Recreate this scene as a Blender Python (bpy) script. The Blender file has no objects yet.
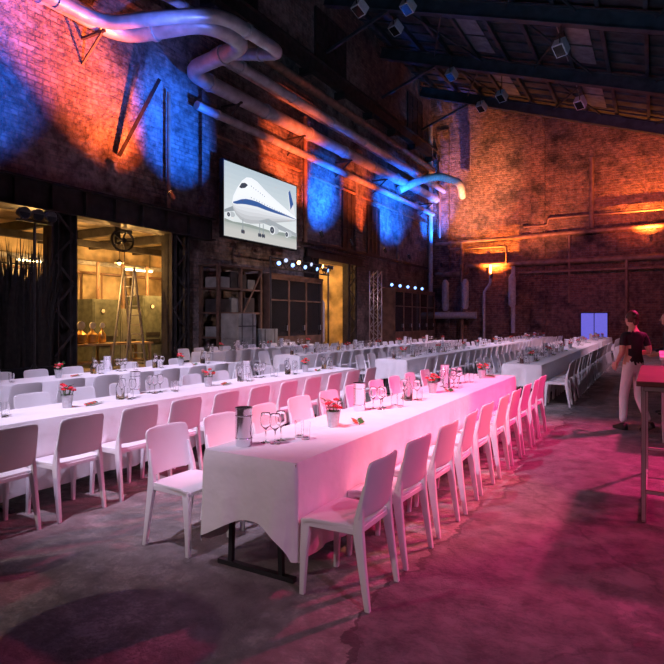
import bpy, bmesh, math, random
from mathutils import Vector, Matrix
random.seed(7)
V=Vector
sc=bpy.context.scene
try:
    sc.view_settings.view_transform='Standard'
    sc.view_settings.look='None'
except Exception as e: print(e)

# ------------------------------------------------------------ materials
def nmat(name):
    m=bpy.data.materials.new(name); m.use_nodes=True
    nt=m.node_tree; b=nt.nodes['Principled BSDF']
    return m,nt,b
def mat(name,col,rough=.5,metal=0,var=.12,scale=8,bump=0,bscale=60,emit=None,es=1,trans=0,ior=1.45,alpha=1):
    m,nt,b=nmat(name); N=nt.nodes; L=nt.links
    b.inputs['Roughness'].default_value=rough; b.inputs['Metallic'].default_value=metal
    b.inputs['IOR'].default_value=ior
    b.inputs['Transmission Weight'].default_value=trans
    tc=N.new('ShaderNodeTexCoord')
    nz=N.new('ShaderNodeTexNoise'); nz.inputs['Scale'].default_value=scale; nz.inputs['Detail'].default_value=4
    L.new(tc.outputs['Object'],nz.inputs['Vector'])
    r=N.new('ShaderNodeValToRGB')
    r.color_ramp.elements[0].position=.3; r.color_ramp.elements[1].position=.7
    r.color_ramp.elements[0].color=(*[c*(1-var) for c in col],1)
    r.color_ramp.elements[1].color=(*[min(1,c*(1+var)) for c in col],1)
    L.new(nz.outputs['Fac'],r.inputs['Fac']); L.new(r.outputs['Color'],b.inputs['Base Color'])
    if bump:
        n2=N.new('ShaderNodeTexNoise'); n2.inputs['Scale'].default_value=bscale; n2.inputs['Detail'].default_value=3
        L.new(tc.outputs['Object'],n2.inputs['Vector'])
        bp=N.new('ShaderNodeBump'); bp.inputs['Strength'].default_value=bump; bp.inputs['Distance'].default_value=.02
        L.new(n2.outputs['Fac'],bp.inputs['Height']); L.new(bp.outputs['Normal'],b.inputs['Normal'])
    if emit:
        b.inputs['Emission Color'].default_value=(*emit,1); b.inputs['Emission Strength'].default_value=es
    return m
def brick_mat(name,axis,c1,c2,mortar,paint,paint_amt,dark=(.03,.025,.025)):
    m,nt,b=nmat(name); N=nt.nodes; L=nt.links
    g=N.new('ShaderNodeNewGeometry'); s=N.new('ShaderNodeSeparateXYZ'); c=N.new('ShaderNodeCombineXYZ')
    L.new(g.outputs['Position'],s.inputs[0])
    L.new(s.outputs[axis],c.inputs['X']); L.new(s.outputs['Z'],c.inputs['Y'])
    br=N.new('ShaderNodeTexBrick'); br.inputs['Scale'].default_value=1
    br.inputs['Brick Width'].default_value=.40; br.inputs['Row Height'].default_value=.14
    br.inputs['Mortar Size'].default_value=.02; br.inputs['Mortar Smooth'].default_value=.3
    br.inputs['Color1'].default_value=(*c1,1); br.inputs['Color2'].default_value=(*c2,1); br.inputs['Mortar'].default_value=(*mortar,1)
    L.new(c.outputs[0],br.inputs['Vector'])
    def noise(scale,det,lo,hi):
        n=N.new('ShaderNodeTexNoise'); n.inputs['Scale'].default_value=scale; n.inputs['Detail'].default_value=det
        n.inputs['Roughness'].default_value=.65
        L.new(g.outputs['Position'],n.inputs['Vector'])
        r=N.new('ShaderNodeMapRange'); r.inputs['From Min'].default_value=lo; r.inputs['From Max'].default_value=hi
        L.new(n.outputs['Fac'],r.inputs['Value']); return r.outputs[0]
    def mix(f,a,bc,mul=None):
        x=N.new('ShaderNodeMix'); x.data_type='RGBA'
        if mul:
            mm=N.new('ShaderNodeMath'); mm.operation='MULTIPLY'; mm.inputs[1].default_value=mul
            L.new(f,mm.inputs[0]); f=mm.outputs[0]
        L.new(f,x.inputs['Factor'])
        if isinstance(a,tuple): x.inputs['A'].default_value=(*a,1)
        else: L.new(a,x.inputs['A'])
        if isinstance(bc,tuple): x.inputs['B'].default_value=(*bc,1)
        else: L.new(bc,x.inputs['B'])
        return x.outputs['Result']
    f1=noise(.35,8,.42,.6)
    base=mix(f1,br.outputs['Color'],paint,paint_amt)
    f2=noise(.7,9,.48,.66)
    base=mix(f2,base,dark,.88)
    f3=noise(4,7,.42,.72)
    base=mix(f3,base,dark,.8)
    L.new(base,b.inputs['Base Color']); b.inputs['Roughness'].default_value=.85
    bp=N.new('ShaderNodeBump'); bp.inputs['Strength'].default_value=1; bp.inputs['Distance'].default_value=.06
    inv=N.new('ShaderNodeMath'); inv.operation='SUBTRACT'; inv.inputs[0].default_value=1
    L.new(br.outputs['Fac'],inv.inputs[1])
    ad=N.new('ShaderNodeMath'); ad.operation='ADD'; L.new(inv.outputs[0],ad.inputs[0]); L.new(f3,ad.inputs[1])
    L.new(ad.outputs[0],bp.inputs['Height']); L.new(bp.outputs['Normal'],b.inputs['Normal'])
    return m
def floor_mat():
    m,nt,b=nmat('worn_concrete'); N=nt.nodes; L=nt.links
    g=N.new('ShaderNodeNewGeometry')
    def noise(scale,det,lo,hi,rough=.6):
        n=N.new('ShaderNodeTexNoise'); n.inputs['Scale'].default_value=scale; n.inputs['Detail'].default_value=det
        n.inputs['Roughness'].default_value=rough
        L.new(g.outputs['Position'],n.inputs['Vector'])
        r=N.new('ShaderNodeMapRange'); r.inputs['From Min'].default_value=lo; r.inputs['From Max'].default_value=hi
        L.new(n.outputs['Fac'],r.inputs['Value']); return r.outputs[0],n
    def mix(f,a,bc):
        x=N.new('ShaderNodeMix'); x.data_type='RGBA'; L.new(f,x.inputs['Factor'])
        if isinstance(a,tuple): x.inputs['A'].default_value=(*a,1)
        else: L.new(a,x.inputs['A'])
        if isinstance(bc,tuple): x.inputs['B'].default_value=(*bc,1)
        else: L.new(bc,x.inputs['B'])
        return x.outputs['Result']
    f1,_=noise(.9,9,.4,.6,.7); f2,_=noise(5,10,.42,.62,.75); f4,_=noise(40,4,.4,.75)
    base=mix(f1,(.17,.15,.14),(.42,.37,.345))
    base=mix(f2,base,(.10,.086,.082))
    base=mix(f4,base,(.22,.195,.185))
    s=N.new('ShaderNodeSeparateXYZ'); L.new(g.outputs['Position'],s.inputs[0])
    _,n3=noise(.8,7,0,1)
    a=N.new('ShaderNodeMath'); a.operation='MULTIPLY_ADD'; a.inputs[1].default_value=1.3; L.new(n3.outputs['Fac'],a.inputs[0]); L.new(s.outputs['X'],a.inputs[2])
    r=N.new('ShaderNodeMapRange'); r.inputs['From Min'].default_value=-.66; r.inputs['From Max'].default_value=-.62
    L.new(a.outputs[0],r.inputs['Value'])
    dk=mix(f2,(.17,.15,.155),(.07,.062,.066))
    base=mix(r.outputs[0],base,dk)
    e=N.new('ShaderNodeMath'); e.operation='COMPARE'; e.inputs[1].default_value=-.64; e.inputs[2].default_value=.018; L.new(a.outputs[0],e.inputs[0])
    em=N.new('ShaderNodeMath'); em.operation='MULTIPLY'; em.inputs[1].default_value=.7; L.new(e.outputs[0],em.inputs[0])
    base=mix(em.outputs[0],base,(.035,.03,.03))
    vo=N.new('ShaderNodeTexVoronoi'); vo.feature='DISTANCE_TO_EDGE'; vo.inputs['Scale'].default_value=.33
    mx=N.new('ShaderNodeMix'); mx.data_type='VECTOR'; mx.inputs['Factor'].default_value=.45
    L.new(g.outputs['Position'],mx.inputs['A']); L.new(n3.outputs['Color'],mx.inputs['B']); L.new(mx.outputs['Result'],vo.inputs['Vector'])
    cr=N.new('ShaderNodeMapRange'); cr.inputs['From Min'].default_value=.003; cr.inputs['From Max'].default_value=.0; cr.inputs['To Max'].default_value=.6
    L.new(vo.outputs['Distance'],cr.inputs['Value'])
    base=mix(cr.outputs[0],base,(.04,.035,.035))
    L.new(base,b.inputs['Base Color'])
    rr=N.new('ShaderNodeMapRange'); rr.inputs['To Min'].default_value=.38; rr.inputs['To Max'].default_value=.7
    L.new(f1,rr.inputs['Value']); L.new(rr.outputs[0],b.inputs['Roughness'])
    bp=N.new('ShaderNodeBump'); bp.inputs['Strength'].default_value=.6; bp.inputs['Distance'].default_value=.02
    L.new(f2,bp.inputs['Height']); L.new(bp.outputs['Normal'],b.inputs['Normal'])
    return m

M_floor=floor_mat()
M_wl=brick_mat('painted_brick_left','Y',(.34,.23,.2),(.2,.14,.12),(.15,.13,.12),(.58,.54,.52),.8)
M_wb=brick_mat('brick_back','X',(.42,.21,.14),(.25,.12,.09),(.38,.3,.25),(.5,.4,.34),.35)
M_plaster=mat('annex_plaster',(.6,.47,.3),.8,var=.7,scale=1.2,bump=.2)
M_roof=mat('roof_boards',(.05,.065,.075),.8,var=.5,scale=2)
M_sky=mat('dusty_skylight_glass',(.2,.25,.27),.35,var=.4,scale=3)
M_steel=mat('dark_painted_steel',(.05,.045,.045),.55,.3,var=.4,scale=4)
M_rsteel=mat('roof_steel',(.05,.07,.09),.6,.3,var=.4,scale=2)
M_pipe=mat('galvanised_pipe',(.5,.5,.54),.42,.35,var=.25,scale=3)
M_rpipe=mat('rusty_pipe',(.32,.2,.14),.6,.2,var=.4,scale=3)
M_wpipe=mat('painted_white_pipe',(.6,.6,.6),.5,var=.2)
M_chair=mat('white_chair_plastic',(.84,.83,.85),.38,var=.02)
M_cloth=mat('white_tablecloth',(.86,.85,.86),.85,var=.03,bump=.8,bscale=4.5)
M_leg=mat('trestle_steel',(.05,.05,.055),.4,.7,var=.1)
M_wood=mat('wood_board',(.4,.27,.14),.6,var=.3,scale=3)
M_dwood=mat('dark_table_wood',(.10,.065,.05),.45,var=.3,scale=3)
M_glass=mat('clear_glass',(1,1,1),.02,var=0,trans=1,ior=1.45)
M_chrome=mat('polished_steel',(.75,.75,.78),.18,1,var=.05)
M_zinc=mat('zinc_pot',(.55,.55,.57),.4,.8,var=.15,scale=40)
M_green=mat('foliage',(.05,.16,.03),.5,var=.5,scale=40)
M_reed=mat('dark_reed',(.018,.016,.014),.7,var=.5,scale=10)
M_red=mat('red_petals',(.85,.02,.04),.5,var=.2,scale=60)
M_pink=mat('pale_petals',(.85,.35,.4),.5,var=.2,scale=60)
M_soil=mat('soil',(.04,.025,.015),.9)
M_black=mat('black_fabric',(.012,.012,.014),.85,var=.3)
M_cab=mat('grey_machine_paint',(.24,.25,.23),.5,var=.3,scale=3)
M_mach=mat('machine_grey_green',(.16,.18,.15),.45,.2,var=.35,scale=5)
M_cabd=mat('dark_brown_cabinet',(.15,.09,.065),.5,.1,var=.45,scale=3)
M_alu=mat('aluminium',(.6,.6,.62),.35,.8,var=.1)
M_lampw=mat('lamp_housing_white',(.62,.66,.72),.5,var=.1)
M_dial=mat('dial_white',(.8,.78,.7),.4,var=.05)
M_brass=mat('brass',(.75,.45,.15),.3,.9,var=.2)
M_lensb=mat('lens_blue',(.1,.1,.1),.2,emit=(.2,.4,1),es=4)
M_lensw=mat('lens_warm',(.1,.1,.1),.2,emit=(1,.6,.2),es=9)
M_lensd=mat('lens_dim',(.1,.1,.1),.2,emit=(.6,.7,1),es=1.2)
M_bulb=mat('warm_bulb',(.8,.8,.7),.3,emit=(1,.7,.3),es=14)
M_tube=mat('fluorescent_tube',(.8,.8,.7),.3,emit=(1,.85,.5),es=6)
M_cglass=mat('cabinet_glass',(.02,.02,.022),.06,var=0)
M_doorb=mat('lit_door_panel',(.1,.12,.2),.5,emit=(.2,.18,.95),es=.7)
M_skin=mat('skin',(.62,.37,.27),.5,var=.06)
M_shirt=mat('dark_tshirt',(.03,.022,.032),.8,var=.2)
M_trou=mat('white_trousers',(.75,.72,.74),.8,var=.05)
M_hair=mat('brown_hair',(.07,.035,.02),.6,var=.4,scale=60)
M_hairb=mat('blond_hair',(.45,.3,.15),.6,var=.3,scale=60)
M_shoe=mat('black_shoe',(.015,.015,.015),.5)
M_eye=mat('eye_dark',(.03,.02,.02),.2)
M_lip=mat('lips',(.5,.15,.13),.5)

# ------------------------------------------------------------ mesh builder
class MB:
    def __init__(s): s.bm=bmesh.new(); s.mats=[]
    def mi(s,m):
        if m not in s.mats: s.mats.append(m)
        return s.mats.index(m)
    def face(s,vs,m,smooth=False):
        try:
            f=s.bm.faces.new(vs); f.material_index=s.mi(m); f.smooth=smooth; return f
        except ValueError: return None
    def box(s,c,size,m,rot=None):
        M=Matrix.Translation(V(c))
        if rot is not None: M=M@rot.to_4x4()
        M=M@Matrix.Diagonal((size[0],size[1],size[2],1))
        r=bmesh.ops.create_cube(s.bm,size=1,matrix=M); i=s.mi(m)
        for f in {f for v in r['verts'] for f in v.link_faces}: f.material_index=i
    def bx(s,x0,x1,y0,y1,z0,z1,m): s.box(((x0+x1)/2,(y0+y1)/2,(z0+z1)/2),(x1-x0,y1-y0,z1-z0),m)
    def loft(s,secs,m,cap=True,smooth=True,closed=True):
        rings=[[s.bm.verts.new(p) for p in sec] for sec in secs]
        n=len(rings[0])
        for a,b in zip(rings[:-1],rings[1:]):
            for i in range(n if closed else n-1):
                j=(i+1)%n; s.face([a[i],a[j],b[j],b[i]],m,smooth)
        if cap:
            s.face(list(reversed(rings[0])),m); s.face(rings[-1],m)
        return rings
    def tube(s,pts,rad,m,seg=10,cap=True,sy=1):
        pts=[V(p) for p in pts]
        if not hasattr(rad,'__len__'): rad=[rad]*len(pts)
        secs=[]; pn=None
        for i,p in enumerate(pts):
            if i==0: t=pts[1]-p
            elif i==len(pts)-1: t=p-pts[i-1]
            else: t=(pts[i+1]-p).normalized()+(p-pts[i-1]).normalized()
            t.normalize()
            if pn is None:
                a=V((0,0,1)) if abs(t.z)<.9 else V((1,0,0))
                pn=(a-t*a.dot(t)).normalized()
            else: pn=(pn-t*pn.dot(t)).normalized()
            q=t.cross(pn)
            secs.append([p+pn*math.cos(k*2*math.pi/seg)*rad[i]+q*math.sin(k*2*math.pi/seg)*rad[i]*sy for k in range(seg)])
        s.loft(secs,m,cap)
    def lathe(s,prof,c,m,seg=20,cap=True):
        c=V(c)
        s.loft([[c+V((r*math.cos(k*2*math.pi/seg),r*math.sin(k*2*math.pi/seg),z)) for k in range(seg)] for r,z in prof],m,cap)
    def ell(s,c,r,m,seg=12,rings=8,rot=None):
        M=Matrix.Translation(V(c))
        if rot is not None: M=M@rot.to_4x4()
        M=M@Matrix.Diagonal((r[0],r[1],r[2],1))
        q=bmesh.ops.create_uvsphere(s.bm,u_segments=seg,v_segments=rings,radius=1,matrix=M); i=s.mi(m)
        for f in {f for v in q['verts'] for f in v.link_faces}: f.material_index=i; f.smooth=True
    def bar(s,p0,p1,w,h,m,w1=None,h1=None,up=(0,0,1)):
        p0=V(p0);p1=V(p1);t=(p1-p0).normalized();u=V(up)
        if abs(t.dot(u))>.95: u=V((0,1,0))
        a=t.cross(u).normalized(); b=a.cross(t)
        w1=w if w1 is None else w1; h1=h if h1 is None else h1
        def sec(p,w,h): return [p+a*x*w/2+b*y*h/2 for x,y in((-1,-1),(1,-1),(1,1),(-1,1))]
        s.loft([sec(p0,w,h),sec(p1,w1,h1)],m,smooth=False)
    def shell(s,f,nu,nv,off,m):
        top=[[s.bm.verts.new(f(i/nu*2-1,j/nv)) for i in range(nu+1)] for j in range(nv+1)]
        bot=[[s.bm.verts.new(top[j][i].co+V(off)) for i in range(nu+1)] for j in range(nv+1)]
        for j in range(nv):
            for i in range(nu):
                s.face([top[j][i],top[j][i+1],top[j+1][i+1],top[j+1][i]],m,True)
                s.face([bot[j][i],bot[j+1][i],bot[j+1][i+1],bot[j][i+1]],m,True)
        for i in range(nu):
            s.face([top[0][i],bot[0][i],bot[0][i+1],top[0][i+1]],m,True)
            s.face([top[nv][i],top[nv][i+1],bot[nv][i+1],bot[nv][i]],m,True)
        for j in range(nv):
            s.face([top[j][0],top[j+1][0],bot[j+1][0],bot[j][0]],m,True)
            s.face([top[j][nu],bot[j][nu],bot[j+1][nu],top[j+1][nu]],m,True)
    def mesh(s,name,bevel=0,recalc=True,sharp=38):
        if recalc: bmesh.ops.recalc_face_normals(s.bm,faces=s.bm.faces)
        if bevel:
            es=[e for e in s.bm.edges if len(e.link_faces)==2 and e.calc_face_angle(0)>math.radians(50)]
            bmesh.ops.bevel(s.bm,geom=es,offset=bevel,segments=2,affect='EDGES',profile=.5,clamp_overlap=True)
        for e in s.bm.edges:
            if len(e.link_faces)==2 and e.calc_face_angle(0)>math.radians(sharp): e.smooth=False
        me=bpy.data.meshes.new(name); s.bm.to_mesh(me); s.bm.free()
        for m in s.mats: me.materials.append(m)
        return me
    def obj(s,name,loc=(0,0,0),rz=0,**k):
        return place(s.mesh(name,**k),name,loc,rz)
def place(me,name,loc=(0,0,0),rz=0):
    o=bpy.data.objects.new(name,me); o.location=loc; o.rotation_euler=(0,0,rz)
    sc.collection.objects.link(o); return o

# ------------------------------------------------------------ room shell
XL=-13.1; XR=8; YB=36; YF=-6
def roofz(x): return 17-.348*(x-XL)
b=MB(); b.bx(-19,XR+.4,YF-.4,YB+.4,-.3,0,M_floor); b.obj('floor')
OP=[(5.2,13.3),(20.6,24.8)]
b=MB(); b.bx(XL-.6,XL,YF,YB,4.3,17.2,M_wl)
ys=[YF]+[v for o in OP for v in o]+[YB]
for i in range(0,len(ys),2): b.bx(XL-.6,XL,ys[i],ys[i+1],0,4.3,M_wl)
for y in (14.2,20.2,25.2,30.5): b.bx(XL,XL+.16,y-.35,y+.35,4.95,10.2,M_wl)
b.bx(XL,XL+.22,YF,YB,10.6,11.0,M_wl)
b.obj('wall_left')
b=MB(); b.bx(XL-.6,-3.85,YB,YB+.5,0,17.2,M_wb); b.bx(-3.85,-2.35,YB,YB+.5,2.05,17.2,M_wb); b.bx(-2.35,XR+.4,YB,YB+.5,0,17.2,M_wb)
for x in (-12.2,-6.2): b.bx(x-.4,x+.4,YB-.18,YB,0,14.2,M_wb)
b.obj('wall_back')
b=MB(); b.bx(XR,XR+.4,YF,YB,0,10.2,M_wb); b.obj('wall_right')
b=MB(); b.bx(XL-.6,XR+.4,YF-.4,YF,0,17.2,M_wb); b.obj('wall_front')
b=MB()
b.loft([[V((XL-.6,y,roofz(XL-.6))),V((XR+.4,y,roofz(XR+.4))),V((XR+.4,y,roofz(XR+.4)+.25)),V((XL-.6,y,roofz(XL-.6)+.25))] for y in (YF-.4,YB+.5)],M_roof,smooth=False)
b.obj('ceiling')
b=MB()
for y0,y1,xb in ((4.2,17.2,-18.3),(19.8,25.6,-17)):
    b.bx(xb-.2,xb,y0,y1,0,4.6,M_plaster)
    b.bx(xb,XL-.6,y0-.2,y0,0,4.6,M_plaster); b.bx(xb,XL-.6,y1,y1+.2,0,4.6,M_plaster)
    b.bx(xb-.2,XL-.6,y0-.2,y1+.2,4.5,4.7,M_plaster)
b.obj('wall_annex')
b=MB(); b.bx(-3.8,-2.4,YB+.05,YB+.12,0,2.0,M_doorb); b.bx(-3.84,-3.8,YB-.04,YB+.12,0,2.04,M_steel); b.bx(-2.4,-2.36,YB-.04,YB+.12,0,2.04,M_steel); b.bx(-3.84,-2.36,YB-.04,YB+.12,2.0,2.04,M_steel); b.bx(-3.12,-3.08,YB,YB+.1,0,2,M_steel)
b.obj('door_1')

b=MB()
def ibeam(b,p0,p1,w,h,m):
    b.bar(p0,p1,.02+w*.1,h,m); u=V((0,0,h/2))
    b.bar(V(p0)+u,V(p1)+u,w,.04,m); b.bar(V(p0)-u,V(p1)-u,w,.04,m)
for y in (-2,4,10,16,22,28,34):
    ibeam(b,(XL+.05,y,roofz(XL)-.75),(XR,y,roofz(XR)-.75),.35,.6,M_rsteel)
    b.bar((XL+.1,y,roofz(XL)-3.2),(XL+3.5,y,roofz(XL+3.5)-.8),.12,.12,M_rsteel)
for y in (16,22,28):
    for x in (-10,-5,0): b.bar((x,y,roofz(x)-.5),(x+2.5,y+6,roofz(x+2.5)-.5),.06,.08,M_rsteel); b.bar((x+2.5,y,roofz(x+2.5)-.55),(x,y+6,roofz(x)-.55),.06,.08,M_rsteel)
x=XL+.8
while x<XR:
    b.bar((x,YF,roofz(x)-.2),(x,YB,roofz(x)-.2),.14,.28,M_rsteel); x+=1.5
for y in range(-5,36,1):
    b.bar((XL,y+.5,roofz(XL)-.04),(XR,y+.5,roofz(XR)-.04),.08,.08,M_rsteel)
b.obj('roof_truss')
b=MB()
for k,xx in enumerate((-8.0,-3.5,1.0)):
    for y in range(8,34,2):
        if y in (10,16,22,28): continue
        def q(x,yy,dz): return V((x,yy,roofz(x)-dz))
        b.loft([[q(xx,y,.1),q(xx+1.2,y,.1),q(xx+1.2,y,.13),q(xx,y,.13)],[q(xx,y+1.8,.1),q(xx+1.2,y+1.8,.1),q(xx+1.2,y+1.8,.13),q(xx,y+1.8,.13)]],M_sky,smooth=False)
b.obj('window_skylight')

b=MB(); ibeam(b,(XL+.35,YF+.1,12.6),(XL+.35,35.9,12.6),.35,.6,M_steel)
for y in range(-4,36,3): b.bx(XL,XL+.5,y-.1,y+.1,12.0,12.3,M_steel)
b.obj('crane_rail')

b=MB(); ibeam(b,(XL+.25,4.2,4.6),(XL+.25,14.2,4.6),.4,.68,M_steel)
for k in range(11): b.box((XL+.25,4.7+k*.93,4.6),(.3,.04,.6),M_steel)
b.obj('steel_lintel_beam')
b=MB(); ibeam(b,(XL+.2,20.2,4.5),(XL+.2,25.4,4.5),.35,.4,M_steel); b.obj('steel_lintel_beam')
def column(y,gap,h=4.24,x=XL+.25,st=False):
    b=MB()
    for s in (-1,1):
        b.bx(x-.16,x+.16,y+s*gap/2-.1,y+s*gap/2-.07,0,h,M_steel); b.bx(x-.16,x+.16,y+s*gap/2+.07,y+s*gap/2+.1,0,h,M_steel)
        b.bx(x-.02,x+.02,y+s*gap/2-.1,y+s*gap/2+.1,0,h,M_steel)
    n=7
    for k in range(n):
        z0=.1+k*h/n; z1=z0+h/n-.05
        s=1 if k%2 else -1
        b.bar((x+.14,y-s*gap/2,z0),(x+.14,y+s*gap/2,z1),.02,.06,M_steel); b.bar((x-.14,y-s*gap/2,z0),(x-.14,y+s*gap/2,z1),.02,.06,M_steel)
    b.bx(x-.22,x+.22,y-gap/2-.16,y+gap/2+.16,0,.06,M_steel)
    if st: b.bx(x-.5,x-.2,y-gap/2+.1,y+gap/2+.35,0,h,M_steel)
    b.obj('lattice_column')
column(8.72,.5,st=True); column(12.65,.55,st=True); column(20.5,.5,4.28); column(24.0,.7,4.28); column(5.4,.4)

# ------------------------------------------------------------ pipes
def smooth_path(pts,r=.5,n=5):
    pts=[V(p) for p in pts]; out=[pts[0]]
    for a,p,c in zip(pts[:-2],pts[1:-1],pts[2:]):
        d0=(a-p); d1=(c-p); rr=min(r,d0.length*.45,d1.length*.45)
        q0=p+d0.normalized()*rr; q1=p+d1.normalized()*rr
        for k in range(n+1):
            t=k/n; out.append(q0*(1-t)**2+p*2*t*(1-t)+q1*t*t)
    out.append(pts[-1]); return out
def pipe(name,pts,r,m,bend=.6,flange=4,brk=None):
    b=MB(); P=smooth_path(pts,bend); b.tube(P,r,m,14)
    if flange:
        for a,c in zip(pts[:-1],pts[1:]):
            a=V(a);c=V(c);d=c-a;L=d.length
            if L<2: continue
            t=1.0
            while t<L-.6:
                p=a+d*(t/L); b.tube([p-d.normalized()*.05,p+d.normalized()*.05],r*1.18,m,14); t+=flange
    if brk:
        for y,z0 in brk: b.bx(XL,XL+.9,y-.04,y+.04,z0-.06,z0,M_steel); b.bar((XL,y,z0-.7),(XL+.8,y,z0-.06),.05,.05,M_steel)
    b.obj(name)
pipe('steam_pipe',[(-12.5,-2,9.4),(-12.5,10.3,9.3),(-10.0,10.9,9.3),(-9.8,12.3,9.25),(-12.4,12.6,9.2),(-12.4,35.2,9.5)],.24,M_pipe,.7,3,[(y,9.05) for y in (2,6,9.5,15,19,23,27,31,34)])
pipe('steam_pipe',[(-11.9,-2,9.0),(-11.9,9.2,8.95),(-10.4,9.6,8.9),(-9.1,10.4,9.0),(-9.1,13.0,9.1),(-11.9,13.6,10.0),(-11.9,35.2,10.0)],.17,M_pipe,.6,3)
pipe('steam_pipe',[(-12.2,-2,10.0),(-12.2,9.4,9.95),(-11.0,10.0,9.95),(-10.6,13.2,9.95),(-12.75,14,10.4),(-12.75,35.4,10.4)],.11,M_pipe,.4,3)
pipe('steam_pipe',[(-12.75,13.4,8.5),(-12.75,35.5,8.6)],.14,M_pipe,.4,3)
pipe('steam_pipe',[(-12.75,14,11.5),(-12.75,35.5,11.5)],.18,M_rpipe,.4,5)
pipe('branch_pipe',[(-12.6,29.5,9.0),(-11.6,30.2,9.6),(-10.8,31,9.9),(-10.2,33.2,9.9),(-10.4,34.3,9.3)],.22,M_wpipe,.6,0)
pipe('down_pipe',[(-12.85,20.0,10.2),(-12.85,20.0,4.9)],.09,M_rpipe,.1,2)
pipe('down_pipe',[(-12.85,35.3,14.5),(-12.85,35.3,.02)],.14,M_wpipe,.1,3)
pipe('down_pipe',[(-12.95,12.4,8.6),(-12.95,12.4,5)],.06,M_rpipe,.1,0)
pipe('wall_pipe',[(-12.6,35.6,6.6),(0,35.6,6.8),(7.8,35.6,6.85)],.13,M_rpipe,.3,4)
pipe('wall_pipe',[(-12.6,35.7,4.6),(-10.6,35.7,4.6),(-10.6,35.7,5.1),(-3,35.7,5.1),(7.8,35.7,5.1)],.17,M_rpipe,.3,3)
pipe('wall_pipe',[(-11.6,35.5,6.2),(-8,35.5,6.2),(-8,35.5,5.1)],.07,M_rpipe,.2,0)
pipe('wall_pipe',[(-7.2,35.6,4.5),(7.8,35.6,4.5)],.08,M_rpipe,.2,3)
pipe('wall_pipe',[(-7.0,35.7,7.3),(-5.6,35.7,7.3),(-5.6,35.7,7.7),(7.8,35.7,7.7)],.07,M_rpipe,.2,3)
pipe('down_pipe',[(-10.8,35.45,6.6),(-10.8,35.45,.3)],.11,M_rpipe,.1,2)
pipe('down_pipe',[(-7.6,35.5,4.9),(-7.6,35.5,.8)],.13,M_wpipe,.1,2)
pipe('down_pipe',[(-3.2,35.6,11.0),(-3.2,35.6,6.9)],.12,M_rpipe,.1,2)
pipe('down_pipe',[(-4.4,35.6,6.6),(-4.4,35.6,2.6)],.07,M_rpipe,.1,2)
pipe('down_pipe',[(-12.3,35.5,12.0),(-12.3,35.5,7.0)],.08,M_rpipe,.1,2)
pipe('down_pipe',[(-1.4,35.6,5.0),(-1.4,35.6,.3)],.09,M_rpipe,.1,2)
pipe('down_pipe',[(-9.0,35.55,5.1),(-9.0,35.55,3.9),(-9.4,35.55,3.4),(-9.4,35.55,.3)],.09,M_wpipe,.2,2)
pipe('floor_duct',[(-12.6,35.2,1.9),(-9.8,35.2,1.9)],.22,M_wpipe,.2,1.2)
for x,z0,z1 in ((-11.75,2.2,4.2),(-10.45,2.3,4.2),(-7.55,2.4,4.4)):
    b=MB(); b.lathe([(.12,z0),(.22,z0+.15),(.22,z1-.2),(.1,z1)],(x,35.0,0),M_wpipe,14); b.lathe([(.24,z0+.6),(.24,z0+.7)],(x,35.0,0),M_alu,14)
    b.bx(x-.03,x+.03,35.2,36,z0+.6,z0+.7,M_steel)
    b.obj('vent_cylinder')
for y,z0,z1,w in ((24.3,5.1,8.0,.7),(27.0,5.1,7.6,.7),(33,13.2,15.5,1.2),(22.5,13.2,15.5,1.4),(15.5,13.2,15.5,1.4)):
    b=MB(); b.bx(XL,XL+.06,y-w,y+w,z0,z1,M_steel)
    for k in range(4):
        yy=y-w+k*2*w/3; b.bx(XL+.06,XL+.1,yy-.03,yy+.03,z0,z1,M_steel)
    for k in range(4):
        zz=z0+k*(z1-z0)/3; b.bx(XL+.06,XL+.1,y-w,y+w,zz-.03,zz+.03,M_steel)
    b.obj('window_blackout')
b=MB(); b.bar((XL+.1,14.4,7.9),(XL+.1,35,7.9),.08,.08,M_rpipe); b.bar((XL+.1,19.9,5.0),(XL+.1,35,5.0),.12,.12,M_steel)
b.bar((XL+.1,10.6,6.2),(XL+.6,11.6,8.6),.1,.1,M_steel)
b.obj('cable_tray')

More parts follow.
